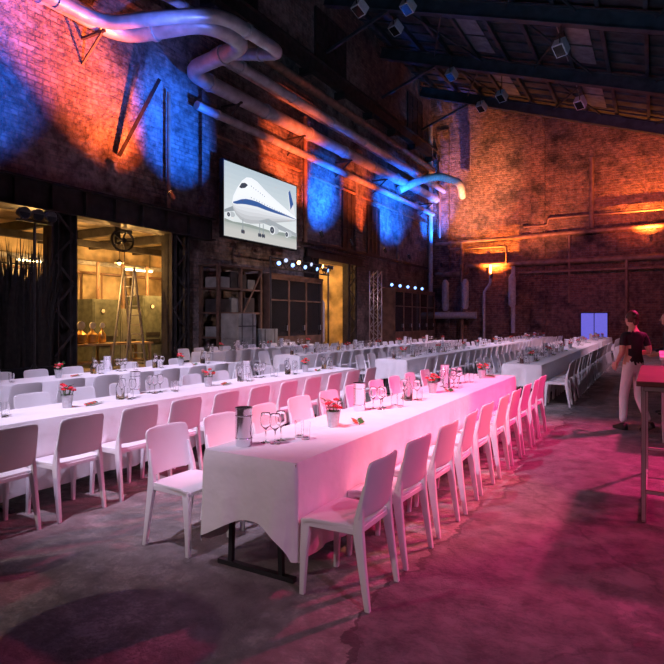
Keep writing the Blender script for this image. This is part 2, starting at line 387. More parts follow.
# ------------------------------------------------------------ screen with airliner
def scr():
    sx=-12.35
    b=MB(); y0,y1,z0,z1=14.2,18.6,4.35,6.95
    b.bx(sx-.16,sx,y0,y1,z0,z1,M_black)
    for y in (14.9,17.9):
        b.bx(XL,sx-.16,y-.05,y+.05,6.6,6.7,M_steel); b.bx(XL,sx-.16,y-.05,y+.05,4.6,4.7,M_steel)
    cache={}
    def em(c):
        k=tuple(round(x,3) for x in c)
        if k not in cache: cache[k]=mat('screen_pixel_%d'%len(cache),(0,0,0),.5,emit=k,es=1,var=0)
        return cache[k]
    bl=em((.04,.11,.34)); dk=em((.05,.06,.09)); gy=em((.3,.34,.38))
    W=y1-y0-.1;H=z1-z0-.1
    def poly(pts,m,l):
        b.face([b.bm.verts.new((sx+.002+l*.0012,y0+.05+u*W,z0+.05+v*H)) for u,v in pts],m)
    def elp(cu,cv,ru,rv,a,m,l,n=24):
        poly([(cu+ru*math.cos(t)*math.cos(a)-rv*math.sin(t)*math.sin(a),cv+ru*math.cos(t)*math.sin(a)+rv*math.sin(t)*math.cos(a)) for t in [k*2*math.pi/n for k in range(n)]],m,l)
    def lerp(a,c,t): return tuple(x+(y-x)*t for x,y in zip(a,c))
    poly([(0,0),(1,0),(1,1),(0,1)],em((.5,.58,.62)),0)
    for k in range(14):
        v0=1-k/14; poly([(0,0),(1,0),(1,v0),(0,v0)],em(lerp((.5,.6,.68),(.85,.88,.88),k/13)),1+k*.5)
    for k in range(5):
        poly([(0,0),(1,0),(1,.17-k*.02),(0,.2-k*.02)],em(lerp((.42,.46,.44),(.58,.58,.56),k/4)),9+k*.5)
    poly([(0,.19),(1,.16),(1,.2),(.8,.22),(.6,.2),(.3,.225),(.1,.21),(0,.23)],em((.3,.35,.33)),12)
    poly([(.90,.5),(.855,.86),(.89,.9),(.96,.62),(.985,.46)],em((.8,.83,.87)),13)
    poly([(.90,.6),(.865,.86),(.89,.9),(.945,.7)],bl,14)
    top=[(.09,.46),(.105,.56),(.15,.68),(.21,.80),(.27,.87),(.33,.885),(.41,.86),(.52,.775),(.64,.70),(.80,.61),(.995,.50)]
    bot=[(.09,.46),(.10,.39),(.14,.31),(.19,.26),(.25,.235),(.32,.235),(.42,.26),(.54,.295),(.66,.335),(.82,.39),(.995,.45)]
    n=12
    for k in range(n):
        f=k/n; g=(k+1)/n
        A=[lerp(p,q,f) for p,q in zip(bot,top)]; B=[lerp(p,q,g) for p,q in zip(bot,top)]
        sh=.42+.6*math.sin(min(1,(f+.08)*1.35)*math.pi/2) - .12*max(0,f-.8)*5*.5
        m=em((sh*.93,sh*.96,min(1.1,sh*1.02)))
        for i in range(len(A)-1):
            q=[A[i],A[i+1],B[i+1],B[i]]
            if i==0: q=[A[0],A[1],B[1]]
            poly(q,m,15)
    sw=[lerp(p,q,.40) for p,q in zip(bot,top)]; sw2=[lerp(p,q,.52) for p,q in zip(bot,top)]
    poly(sw[1:]+list(reversed(sw2[1:])),bl,16)
    poly([(.175,.70),(.205,.765),(.25,.785),(.285,.765),(.25,.715),(.2,.69)],dk,17)
    for k in range(16): elp(.33+k*.036,.605-k*.0075,.005,.010,0,gy,17,8)
    for k in range(7): elp(.33+k*.03,.765-k*.014,.005,.010,0,gy,17,8)
    poly([(.42,.30),(.56,.37),(1,.25),(1,.2)],em((.38,.42,.46)),18)
    poly([(.12,.36),(.0,.31),(.0,.345),(.10,.42)],gy,14)
    for u,v,r in ((.62,.215,.05),(.84,.2,.036),(.05,.29,.03)):
        elp(u+.04,v+.012,r*1.1,r*1.2,0,em((.5,.54,.58)),19); elp(u,v,r*.8,r*1.35,0,em((.85,.88,.92)),20); elp(u-.004,v,r*.6,r*1.0,0,dk,21); elp(u-.004,v,r*.18,r*.3,0,gy,22)
    for u in (.22,.44,.49): poly([(u-.005,.1),(u+.005,.1),(u+.005,.27),(u-.005,.27)],gy,19); elp(u-.01,.1,.012,.03,0,dk,20,12); elp(u+.012,.1,.012,.03,0,dk,20,12)
    b.obj('projection_screen',recalc=False)
scr()

# ------------------------------------------------------------ cabinets along left wall
def cabinet(y0,y1,x1,h,name,glass=True):
    b=MB(); x0=XL+.02
    b.bx(x0,x1,y0,y1,0,.15,M_cabd); b.bx(x0,x1,y0,y1,h-.12,h,M_cabd); b.bx(x0,x0+.05,y0,y1,0,h,M_cabd)
    n=max(2,round((y1-y0)/1.2))
    for k in range(n+1):
        y=y0+(y1-y0)*k/n; b.bx(x1-.08,x1,y-.05,y+.05,0,h,M_cabd)
    for k in range(n):
        a=y0+(y1-y0)*k/n+.05; c=y0+(y1-y0)*(k+1)/n-.05
        b.bx(x1-.05,x1-.03,a,c,1.0 if glass else .15,h-.12,M_cglass if glass else M_cabd)
        b.bx(x1-.06,x1-.02,a,c,.15,1.0,M_cabd)
        b.bx(x1-.06,x1-.005,a,c,h*.72,h*.72+.05,M_cabd)
        b.bx(x1,x1+.03,c-.12,c-.08,1.2,1.4,M_alu)
        if glass:
            for z in (1.4,2.0): b.bx(x0+.3,x1-.1,a,c,z,z+.04,M_cabd)
    for yy in (y0,y1-.04): b.bx(x0,x1,yy,yy+.04,0,h,M_cabd)
    b.bx(x0,x1+.06,y0,y1,h,h+.08,M_cabd)
    b.obj(name)
cabinet(16.2,19.8,-11.9,3.2,'glass_switch_cabinet')
cabinet(26.6,32.5,-11.6,3.2,'glass_switch_cabinet')
b=MB(); rr=random.Random(3)
for y in (13.75,14.85,15.95):
    for x in (-12.9,-12.15): b.bx(x-.05,x+.05,y-.05,y+.05,0,3.4,M_cabd)
for z in (.2,1.0,1.8,2.6,3.35): b.bx(-12.98,-12.08,13.7,16.0,z,z+.06,M_cabd)
for z in (.26,1.06,1.86,2.66):
    y=13.85
    while y<15.5:
        w=rr.uniform(.3,.55); h=rr.uniform(.3,.6)
        b.bx(-12.8,-12.2+rr.uniform(-.1,.05),y,y+w,z,z+h,rr.choice([M_cab,M_cabd,M_steel,M_cab])); y+=w+rr.uniform(.04,.15)
b.bar((-12.08,13.75,.2),(-12.08,15.95,3.3),.03,.06,M_cabd)
b.obj('storage_rack')
def crate(x,y,z,sx,sy,sz):
    b=MB(); b.box((0,0,sz/2),(sx,sy,sz),M_cab)
    for k in (-1,1):
        b.box((sx/2,k*sy*.3,sz/2),(.03,.05,sz),M_steel)
    b.box((sx/2,0,sz/2),(.03,sy,.05),M_steel)
    b.obj('flight_case',(x,y,z),bevel=.008)
crate(-11.6,14.1,0,.7,.9,1.0); crate(-11.6,14.1,1.005,.7,.9,.8); crate(-11.6,15.3,0,.7,.9,1.3)
def par(loc,aim,lens,scale=1,name='stage_spotlight',yoke=True):
    b=MB(); d=(V(aim)-V(loc)).normalized(); s=scale
    b.tube([-d*.18*s,-d*.12*s,d*.12*s,d*.16*s],[.05*s,.1*s,.11*s,.125*s],M_steel,14)
    b.tube([d*.161*s,d*.166*s],[.105*s,.10*s],lens,14)
    a=d.cross(V((0,0,1))).normalized()
    if yoke:
        for k in (-1,1): b.bar(a*k*.14*s,a*k*.14*s-V((0,0,.22*s)),.02*s,.03*s,M_steel)
        b.bar(a*.14*s-V((0,0,.22*s)),-a*.14*s-V((0,0,.22*s)),.03*s,.02*s,M_steel)
    return b.obj(name,loc)
b=MB()
for dz in (0,.35):
    b.tube([(-11.7,15.9,3.45+dz),(-11.7,20.0,3.45+dz)],.03,M_steel,8)
for k in range(12):
    y=15.9+k*.34; b.bar((-11.7,y,3.45 if k%2 else 3.8),(-11.7,y+.34,3.8 if k%2 else 3.45),.02,.02,M_steel)
for y in (15.95,19.95): b.tube([(-11.7,y,0),(-11.7,y,3.85)],.035,M_steel,8)
b.obj('lighting_truss')
for k in range(10):
    par((-11.45,16.1+k*.4,3.6+.14*(k%2)),(-7+.8*(k%3),10+k*1.4,2.4),(M_lensb,M_lensd,M_lensb,M_lensw)[k%4],.7)
for k in range(5):
    par((-12.0,27+k*1.1,3.28+.17),(-8,22+k,3.0),M_lensb,.75)
b=MB()
cx,cy,w,h=-11.9,24.9,.22,4.0
for sx in (-1,1):
    for sy in (-1,1): b.tube([(cx+sx*w,cy+sy*w,0),(cx+sx*w,cy+sy*w,h)],.03,M_alu,8)
for k in range(10):
    z=k*h/10; z2=z+h/10
    for sx in (-1,1):
        b.bar((cx+sx*w,cy-w,z if k%2 else z2),(cx+sx*w,cy+w,z2 if k%2 else z),.025,.025,M_alu)
        b.bar((cx-w,cy+sx*w,z if k%2 else z2),(cx+w,cy+sx*w,z2 if k%2 else z),.025,.025,M_alu)
b.bx(cx-.4,cx+.4,cy-.4,cy+.4,0,.03,M_steel)
b.obj('truss_tower')

# ------------------------------------------------------------ annex contents
b=MB()
for k,(y0,w,h,m) in enumerate(((-1.6,1.1,2.3,M_mach),(-.45,.9,2.0,M_cab),(.5,1.2,2.5,M_mach))):
    b.bx(-.45,.45,y0,y0+w,0,h,m); b.bx(.45,.47,y0+.06,y0+w-.06,.15,h-.1,m); b.bx(.47,.50,y0+w-.16,y0+w-.12,h*.45,h*.55,M_alu)
    b.tube([(.45,y0+w*.35,h-.4),(.5,y0+w*.35,h-.4)],.09,M_steel,14); b.tube([(.5,y0+w*.35,h-.4),(.505,y0+w*.35,h-.4)],.07,M_dial,14)
    b.bx(.46,.49,y0+.15,y0+w-.3,h*.3,h*.36,M_steel); b.bx(.46,.49,y0+.15,y0+w-.3,h*.4,h*.46,M_steel)
    b.tube([(0,y0+w/2,h),(0,y0+w/2,3.6)],.06,M_rpipe,8)
b.obj('control_cabinet',(-16.6,13.7,0))
b=MB()
for s in (-1,1):
    b.bar((s*.25,.55,0),(s*.18,0,3.2),.04,.07,M_alu); b.bar((s*.25,-.55,0),(s*.18,0,3.2),.04,.05,M_alu)
for k in range(1,11):
    t=k/11; b.bar((-.25+.07*t,.55*(1-t),3.2*t),(.25-.07*t,.55*(1-t),3.2*t),.07,.03,M_alu)
b.obj('step_ladder',(-13.85,11.65,0),math.radians(15))
b=MB()
pts=[(math.cos(t)*.38,math.sin(t)*.3) for t in [k*2*math.pi/24 for k in range(25)]]
b.tube([(0,y,z) for y,z in pts],.035,M_steel,8)
for k in range(5):
    t=k*math.pi*.4; b.bar((0,0,0),(0,math.cos(t)*.38,math.sin(t)*.3),.04,.04,M_steel)
b.tube([(-.3,0,0),(.08,0,0)],.07,M_steel,12); b.bx(-.3,-.2,-.1,.1,-.1,.4,M_steel)
b.obj('valve_handwheel',(-13.35,11.0,3.9))
b=MB()
b.box((0,0,.85),(.8,3.2,.06),M_wood)
for s in (-1,1):
    for q in (-1,0,1): b.box((s*.34,q*1.5,.41),(.07,.07,.82),M_wood)
b.box((0,0,.3),(.7,3.1,.04),M_wood); b.obj('workbench',(-14.9,11.6,0))
b=MB()
for k,(y,r) in enumerate(((-.55,.16),(-.15,.19),(.25,.15),(.6,.12))):
    b.lathe([(r*.7,0),(r,.05),(r,.28),(r*.5,.36),(r*.25,.42),(r*.25,.5)],(0,y,0),M_brass,16)
    b.tube([(.0,y,.55),(.05,y,.55)],r*.7,M_dial,14)
b.obj('brass_gauge_set',(-14.9,10.9,.88))
def pump(loc):
    b=MB()
    b.lathe([(.3,0),(.36,.1),(.36,.9),(.2,1.05)],(0,0,.25),M_cab,18)
    for z in (.4,.55,.7,.85): b.lathe([(.38,z),(.4,z+.03),(.38,z+.06)],(0,0,0),M_cab,18,False)
    b.box((0,0,.12),(.9,.9,.24),M_steel); b.tube([(0,0,1.2),(0,0,1.7),(-.4,.2,1.9),(-1.2,.2,2.8)],.08,M_pipe,10)
    b.obj('pump_motor',loc)
pump((-16.2,9.2,0)); pump((-16.6,10.9,0))
# belt-driven compressor with flywheel
b=MB(); b.box((0,0,.15),(1.0,2.0,.3),M_steel); b.tube([(0,-.8,1.0),(0,-.7,1.0),(0,.5,1.0),(0,.6,1.0)],[.3,.42,.42,.3],M_mach,20)
for y in (-.5,.3): b.box((0,y,.45),(.5,.12,.5),M_mach); b.tube([(0,y,1.4),(0,y,1.9)],.16,M_mach,12); b.tube([(0,y,1.9),(0,y,2.0)],.2,M_brass,12)
wr=[(math.cos(t)*.62,math.sin(t)*.62) for t in [k*2*math.pi/28 for k in range(29)]]
b.tube([(x,.8,1.0+z) for x,z in wr],.06,M_steel,8)
for k in range(6):
    t=k*math.pi/3; b.bar((0,.8,1.0),(math.cos(t)*.6,.8,1.0+math.sin(t)*.6),.05,.07,M_steel)
b.tube([(0,.6,1.0),(0,.95,1.0)],.1,M_steel,12)
b.obj('flywheel_compressor',(-15.3,15.4,0),math.radians(-60))
for y,x in ((10.9,-17.2),(14.7,-17.0)):
    b=MB(); b.box((0,0,.05),(.14,1.5,.08),M_lampw); b.tube([(0,-.7,-.02),(0,.7,-.02)],.035,M_tube,8)
    for s in (-.6,.6): b.bar((0,s,.09),(0,s,.7),.02,.02,M_steel)
    b.obj('fluorescent_lamp',(x,y,3.5))
b=MB()
for y in (5.6,7.6,9.6,11.6,13.6,15.6): b.bx(-18.25,-13.75,y-.09,y+.09,4.22,4.48,M_steel)
b.bx(-16.2,-16.0,4.3,17.1,4.0,4.2,M_steel)
b.obj('annex_ceiling_joist')
b=MB(); b.tube([(0,-5,0),(0,3.5,0)],.09,M_wpipe,12); b.tube([(0,-3,0),(0,-3,-1.6)],.06,M_wpipe,10); b.tube([(0,2,0),(0,2,-2.4)],.06,M_wpipe,10)
b.tube([(.3,-5,-.4),(.3,3.5,-.4)],.05,M_rpipe,10); b.tube([(.3,-.6,-.4),(.3,-.6,-3.2)],.05,M_rpipe,10); b.tube([(.5,.1,-.4),(.5,.1,-3.2)],.04,M_rpipe,10)
b.obj('annex_pipe',(-18.0,13.4,3.7))
b=MB()
b.box((0,0,0),(.06,1.6,1.5),M_dial)
for k in range(5): b.box((.05,-.8+k*.4,0),(.05,.05,1.5),M_steel)
for k in range(4): b.box((.05,0,-.75+k*.5),(.05,1.6,.05),M_steel)
b.obj('window_1',(-18.25,10.6,2.7))
b=MB(); b.box((0,0,1.05),(.08,1.1,2.1),M_cabd); b.box((.05,0,1.05),(.03,.9,1.8),M_cab); b.obj('door_2',(-18.2,15.6,0))
for p in ((-15.4,9.6,3.3),(-15.2,12.4,3.45),(-15.4,14.6,3.2)):
    b=MB(); b.tube([(0,0,.12),(0,0,1.0)],.012,M_steel,6); b.lathe([(.03,.14),(.05,.1),(.16,.03),(.16,.02)],(0,0,0),M_steel,16,False); b.ell((0,0,.02),(.05,.05,.06),M_bulb,12,8)
    b.obj('pendant_lamp',p)
b=MB(); rr=random.Random(4)
b.bx(-.25,.25,-.95,.95,0,.55,M_black)
for k in range(300):
    y=rr.uniform(-.9,.85); x=rr.uniform(-.18,.18); h=rr.uniform(2.2,3.5); ly=y*.25+rr.uniform(-.3,.25); lx=rr.uniform(-.2,.2); w=rr.uniform(.02,.042)
    p0=V((x,y,.5)); p1=V((x+lx*.3,y+ly*.3,h*.6)); p2=V((x+lx,y+ly,h))
    vs=[p0+V((0,-w,0)),p0+V((0,w,0)),p1+V((0,w,0)),p2,p1+V((0,-w,0))]
    b.face([b.bm.verts.new(v) for v in vs],M_reed)
b.obj('tall_reed_planter',(-12.1,7.0,0),recalc=False)
b=MB(); b.tube([(0,0,0),(0,0,3.7)],.025,M_steel,8)
for a in range(3):
    t=a*2.09; b.bar((0,0,.7),(math.cos(t)*.4,math.sin(t)*.4,.02),.02,.02,M_steel)
b.bar((0,-.4,3.7),(0,.4,3.7),.04,.04,M_steel)
for y in (-.3,0,.3):
    b.tube([(-.1,y,3.85),(.02,y,3.85),(.14,y,3.83)],[.06,.11,.13],M_steel,12); b.tube([(.14,y,3.83),(.143,y,3.83)],.11,M_cglass,12); b.bar((0,y,3.7),(0,y,3.8),.02,.02,M_steel)
b.obj('light_stand',(-11.5,7.2,0))
b=MB(); b.lathe([(.1,0),(.12,.4),(.45,.6),(.45,2.4),(.3,2.65),(.1,2.75)],(0,0,0),M_wpipe,20)
for t in range(3):
    a=t*2.09; b.bar((math.cos(a)*.35,math.sin(a)*.35,0),(math.cos(a)*.38,math.sin(a)*.38,.8),.06,.06,M_steel)
b.tube([(0,0,2.7),(0,0,3.4),(-.9,.3,3.4)],.07,M_wpipe,10)
b.obj('storage_tank',(-13.6,22.0,0))
b=MB(); b.tube([(0,0,0),(.0,0,3.6)],.05,M_wpipe,8); b.box((0,0,1.4),(.4,.5,1.0),M_cab); b.box((.21,0,1.5),(.02,.3,.3),M_dial); b.obj('meter_box',(-15.4,23.4,0))

# ------------------------------------------------------------ chairs
def chair_mesh():
    b=MB(); m=M_chair
    def seat(u,v):
        y=-.19+.38*v; hw=.205+.018*v
        z=.455-.012*(1-u*u)*math.sin(v*math.pi)-.018*max(0,v-.82)/.18
        if v>.9: hw-=.02*((v-.9)/.1)**2
        return V((u*hw,y,z))
    b.shell(seat,8,10,(0,0,-.022),m)
    def back(u,v):
        hw=.212-.012*v
        z=.495+.325*v-.012*v*abs(u)**6
        if v>.9: hw-=.014*((v-.9)/.1)**2
        y=-.185-.06*v-.028*(1-u*u)
        return V((u*hw,y,z))
    b.shell(back,12,14,(0,-.014,0),m)
    for s in (-1,1):
        def sec(x,y,z,w,d): return [V((x+p*w/2,y+q*d/2,z)) for p,q in ((-1,-1),(1,-1),(1,1),(-1,1))]
        b.loft([sec(s*.207,-.248,0,.026,.03),sec(s*.202,-.21,.25,.03,.046),sec(s*.197,-.187,.42,.032,.06),sec(s*.195,-.19,.5,.028,.05),sec(s*.192,-.20,.58,.024,.03),sec(s*.188,-.222,.68,.018,.018)],m)
        b.loft([sec(s*.207,.175,0,.026,.03),sec(s*.202,.165,.25,.03,.044),sec(s*.197,.15,.435,.036,.06)],m)
        b.bar((s*.198,-.19,.422),(s*.205,.17,.422),.022,.035,m)
    b.bar((-.19,-.185,.422),(.19,-.185,.422),.022,.03,m); b.bar((-.19,.15,.42),(.19,.15,.42),.022,.03,m)
    return b.mesh('dining_chair',bevel=.003,sharp=50)
CH=chair_mesh()
def chair(x,y,face):
    rz=-math.pi/2 if face>0 else math.pi/2
    place(CH,'dining_chair',(x+random.uniform(-.008,.015),y+random.uniform(-.015,.015),0),rz+random.uniform(-.05,.05))

# ------------------------------------------------------------ tables
HW=.37
def table_mesh(L,seed,hero=False):
    rnd=random.Random(seed); b=MB()
    b.bx(-HW+.01,HW-.01,.01,L-.01,.715,.742,M_wood)
    nT=max(1,round(L/2)); 
    for k in range(nT):
        for y in (k*L/nT+.09,(k+1)*L/nT-.09):
            for x in (-.2,.2): b.bar((x,y,.03),(x*.9,y,.715),.03,.03,M_leg)
            b.bar((-.3,y,.015),(.3,y,.015),.04,.03,M_leg); b.bar((-.3,y,.70),(.3,y,.70),.03,.03,M_leg); b.bar((-.2,y,.35),(.2,y,.35),.02,.02,M_leg)
    R=.03; pts=[]
    def seg(p,q,n,st,side):
        n_=int((V(q)-V(p)).length/st)+1
        for i in range(n_): pts.append((V(p).lerp(V(q),i/n_),V(n),side,i/n_))
    x0,x1,y0,y1=-HW,HW,0,L
    seg((x0+R,y0),(x1-R,y0),(0,-1),.02,'e0')
    def arc(cx,cy,a0,side):
        for i in range(5):
            a=a0+i/5*math.pi/2; n=V((math.cos(a),math.sin(a))); pts.append((V((cx,cy))+n*R,n,side,i/5))
    arc(x1-R,y0+R,-math.pi/2,'c'); seg((x1,y0+R),(x1,y1-R),(1,0),.03,'s')
    arc(x1-R,y1-R,0,'c'); seg((x1-R,y1),(x0+R,y1),(0,1),.05,'e1')
    arc(x0+R,y1-R,math.pi/2,'c'); seg((x0,y1-R),(x0,y0+R),(-1,0),.05,'s')
    arc(x0+R,y0+R,math.pi,'c')
    n=len(pts); per=0; S=[]
    for i,p in enumerate(pts):
        S.append(per); per+=(pts[(i+1)%n][0]-p[0]).length
    ph=[rnd.uniform(0,6.28) for _ in range(6)]
    rows=10; rings=[]
    for k in range(rows+1):
        t=k/rows; ring=[]
        for i,(p,nn,side,f) in enumerate(pts):
            s=S[i]
            if side=='e0': drop=.38+.03*math.sin(f*5+1)+(.12*(1-f)**3 if hero else .06*(1-f)**4)+.18*f**4
            elif side=='e1': drop=.45
            elif side=='c': drop=.58
            else: drop=.60
            drop+=.012*math.sin(s*3.1+ph[0])+.008*math.sin(s*9+ph[1])
            w=math.sin(s*2*math.pi/.36+ph[2]+1.6*math.sin(s*1.7+ph[3]))+.5*math.sin(s*2*math.pi/.19+ph[4]+t)
            w*=.6+.4*math.sin(s*1.3+ph[5])
            amp=.026*t**1.1
            if side=='c': amp*=.4
            if side[0]=='e': amp*=1.6
            o=.004+.002*t+amp*w
            if side=='s': o=min(o-.006*t,.008)
            if side=='e0' or side=='c': o+=.04*t*(1 if side=='e0' else .3)
            z=.748-drop*t
            if k==0: o=-.008; z=.7535
            q=p+nn*max(o,-.008 if k==0 else (-.05*t if side=='s' else .003))
            ring.append(V((q.x,q.y,z)))
        rings.append(ring)
    b.loft(rings,M_cloth,cap=False,smooth=True)
    b.bm.verts.ensure_lookup_table()
    nv=len(b.bm.verts); first=b.bm.verts[nv-n*(rows+1):nv-n*rows]
    b.face(list(first),M_cloth,False)
    return b.mesh('banquet_table',recalc=False,sharp=60)
TM={}
def table(x,y0,L,hero=False,v=0):
    key=(L,hero,v)
    if key not in TM: TM[key]=table_mesh(L,int(L*10)+v*7+(3 if hero else 0),hero)
    place(TM[key],'banquet_table',(x,y0,0))

# ------------------------------------------------------------ tableware
def wine_glass():
    b=MB()
    prof=[(.034,0),(.034,.003),(.006,.008),(.004,.02),(.004,.085),(.012,.095),(.034,.118),(.040,.145),(.036,.18),(.031,.205),(.0295,.205),(.034,.18),(.038,.145),(.032,.12),(.010,.1),(.001,.097)]
    b.lathe(prof,(0,0,0),M_glass,16); return b.mesh('wine_glass',sharp=80)
def tumbler():
    b=MB(); b.lathe([(.03,0),(.034,.12),(.032,.12),(.028,.012),(.001,.01)],(0,0,0),M_glass,16); return b.mesh('water_glass',sharp=60)
def cooler():
    b=MB(); b.lathe([(.052,0),(.056,.01),(.056,.245),(.06,.25),(.06,.258),(.052,.258),(.050,.02),(.001,.015)],(0,0,0),M_chrome,28)
    for z in (.05,.2): b.lathe([(.0565,z),(.0585,z+.004),(.0565,z+.008)],(0,0,0),M_chrome,28,False)
    return b.mesh('wine_cooler',sharp=50)
def carafe():
    b=MB(); b.lathe([(.04,0),(.045,.01),(.045,.13),(.02,.19),(.018,.24),(.024,.255),(.021,.255),(.015,.24),(.017,.19),(.041,.13),(.041,.015),(.001,.012)],(0,0,0),M_glass,18); return b.mesh('water_carafe',sharp=60)
def pot(seed):
    r=random.Random(seed); b=MB()
    b.lathe([(.04,0),(.056,.115),(.06,.115),(.06,.125),(.054,.125),(.05,.105)],(0,0,0),M_zinc,18)
    b.lathe([(.05,.105),(.03,.112)],(0,0,0),M_soil,18)
    for k in range(24):
        a=r.uniform(0,6.28); rr=r.uniform(.01,.075); h=r.uniform(.15,.22); p=V((math.cos(a)*rr,math.sin(a)*rr,h))
        b.tube([(p.x*.4,p.y*.4,.105),(p.x*.8,p.y*.8,h*.7),p],.0018,M_green,5)
        if k<10:
            m=M_red if k%4 else M_pink
            for q in range(6):
                t=q*1.047; b.ell(p+V((math.cos(t)*.014,math.sin(t)*.014,0)),(.013,.009,.009),m,6,4,Matrix.Rotation(t,3,'Z'))
            b.ell(p+V((0,0,.006)),(.010,.010,.009),m,6,4)
        else:
            d=V((math.cos(a),math.sin(a),.4)).normalized(); s=d.cross(V((0,0,1))).normalized()
            vs=[b.bm.verts.new(p+x) for x in (-d*.01,s*.014+d*.015,d*.045,-s*.014+d*.015)]
            b.face(vs,M_green,True)
    return b.mesh('flower_pot',sharp=50)
def sprig():
    b=MB(); b.tube([(0,-.12,.004),(.01,0,.008),(-.01,.13,.004)],.002,M_green,5)
    for k in range(16):
        y=-.1+k*.014; s=1 if k%2 else -1
        d=V((s*.9,.5,.3)).normalized(); p=V((0,y,.006)); q=d.cross(V((0,0,1))).normalized()
        b.face([b.bm.verts.new(p+x) for x in (V((0,0,0)),q*.016+d*.03,d*.06,-q*.016+d*.03)],M_green if k%4 else M_red,True)
    return b.mesh('leaf_sprig',recalc=False)
WG=wine_glass(); TG=tumbler(); CO=cooler(); CA=carafe(); PO=[pot(i) for i in range(3)]; SP=sprig()
ZT=.7545
def setgroup(cx,y,kind):
    if kind=='pot':
        place(PO[random.randrange(3)],'flower_pot',(cx+random.uniform(-.04,.04),y,ZT),random.uniform(0,6))
        place(SP,'leaf_sprig',(cx+.08,y+.25,ZT),random.uniform(-.3,.3)+.6)
    elif kind=='glass':
        place(CO,'wine_cooler',(cx-.2,y-.18,ZT))
        for dx,dy in ((-.13,.02),(-.05,.02),(-.08,.13)): place(WG,'wine_glass',(cx+dx,y+dy-.05,ZT))
        place(TG,'water_glass',(cx+.05,y+.2,ZT)); place(TG,'water_glass',(cx-.03,y+.24,ZT))
    else:
        place(CA,'water_carafe',(cx-.05,y,ZT))
        for dx,dy in ((.06,.04),(.0,.12),(-.14,.1)): place(WG if dx<.05 else TG,'wine_glass' if dx<.05 else 'water_glass',(cx+dx,y+dy,ZT))

rows=[-2.2,-4.9,-7.6,-10.3]
secsY=[2.75,11.0,17.05,24.6]
PITCH=.59
for ri,cx in enumerate(rows):
    for si,y0 in enumerate(secsY):
        if ri==3 and si!=1: continue
        if ri==2 and si==3: continue
        L=6.0
        if si==0 and ri==1: table(cx,.55,8.2,False,1); ks=range(-3,10)
        else: table(cx,y0,L,ri==0 and si==0,(ri+si)%3); ks=range(10)
        for k in ks:
            y=y0+.22+PITCH*k+(.03 if k>4 else 0)
            chair(cx+HW+.215,y,-1)
            if ri==0 and si==0:
                chair(cx-HW-.32,y+.02,1)
            else: chair(cx-HW-.25,y,1)
        if si==0:
            if ri==0:
                for y in (3.85,6.2,8.15): setgroup(cx,y,'pot')
                for y in (3.15,4.85,7.3): setgroup(cx,y,'glass')
                for y in (5.5,6.75,8.45): setgroup(cx,y,'mini')
            elif ri==1:
                for y in (3.4,5.4,7.7): setgroup(cx-.05,y,'pot')
                for y in (2.6,4.6,6.6): setgroup(cx-.05,y,'glass')
                for y in (4.05,6.05,7.2,8.3): setgroup(cx,y,'mini')
            else:
                for y in (5.1,7.6): setgroup(cx,y,'pot')
                for y in (4.2,6.3): setgroup(cx,y,'glass')
                for y in (5.75,7.0,8.2): setgroup(cx,y,'mini')
        else:
            for q in (.8,3.0,5.2): setgroup(cx,y0+q,'pot')
            for q in (1.9,4.1): setgroup(cx,y0+q,'glass')
            if si==1:
                for q in (.3,1.4,2.6,3.6,4.7): setgroup(cx,y0+q,'mini')

# ------------------------------------------------------------ bar tables
def bar_table(loc,rz=0,w=.7,l=1.8,top=M_dwood):
    b=MB(); b.box((0,0,1.1),(w,l,.04),top)
    x=w/2-.05; y=l/2-.05
    for sx in (-1,1):
        for sy in (-1,1): b.bar((sx*x,sy*y,.02),(sx*x,sy*y,1.08),.035,.035,M_alu)
        b.bar((sx*x,-y,.02),(sx*x,y,.02),.035,.035,M_alu); b.bar((sx*x,-y,1.06),(sx*x,y,1.06),.04,.04,M_alu)
    for sy in (-1,1): b.bar((-x,sy*y,1.06),(x,sy*y,1.06),.04,.04,M_alu); b.bar((-x,sy*y,.25),(x,sy*y,.25),.03,.03,M_alu)
    b.obj('bar_table',loc,rz,bevel=.004)
bar_table((.22,5.9,0))
bar_table((.40,9.3,0),top=M_cloth)
for dx,dy in ((-.2,.3),(-.1,.55),(-.25,-.2),(-.2,.05)): place(WG,'wine_glass',(.40+dx,9.3+dy,1.1225))
b=MB(); b.lathe([(.0,1.08),(.39,1.08),(.40,1.1),(.39,1.12),(0,1.12)],(0,0,0),M_cloth,32,False); b.tube([(0,0,.03),(0,0,1.08)],.035,M_alu,12); b.lathe([(.26,0),(.26,.015),(.04,.05)],(0,0,0),M_alu,28)
b.obj('shadow_caster_table',(-3.5,.55,0))  # unseen table added out of view to cast a round shadow on the near floor

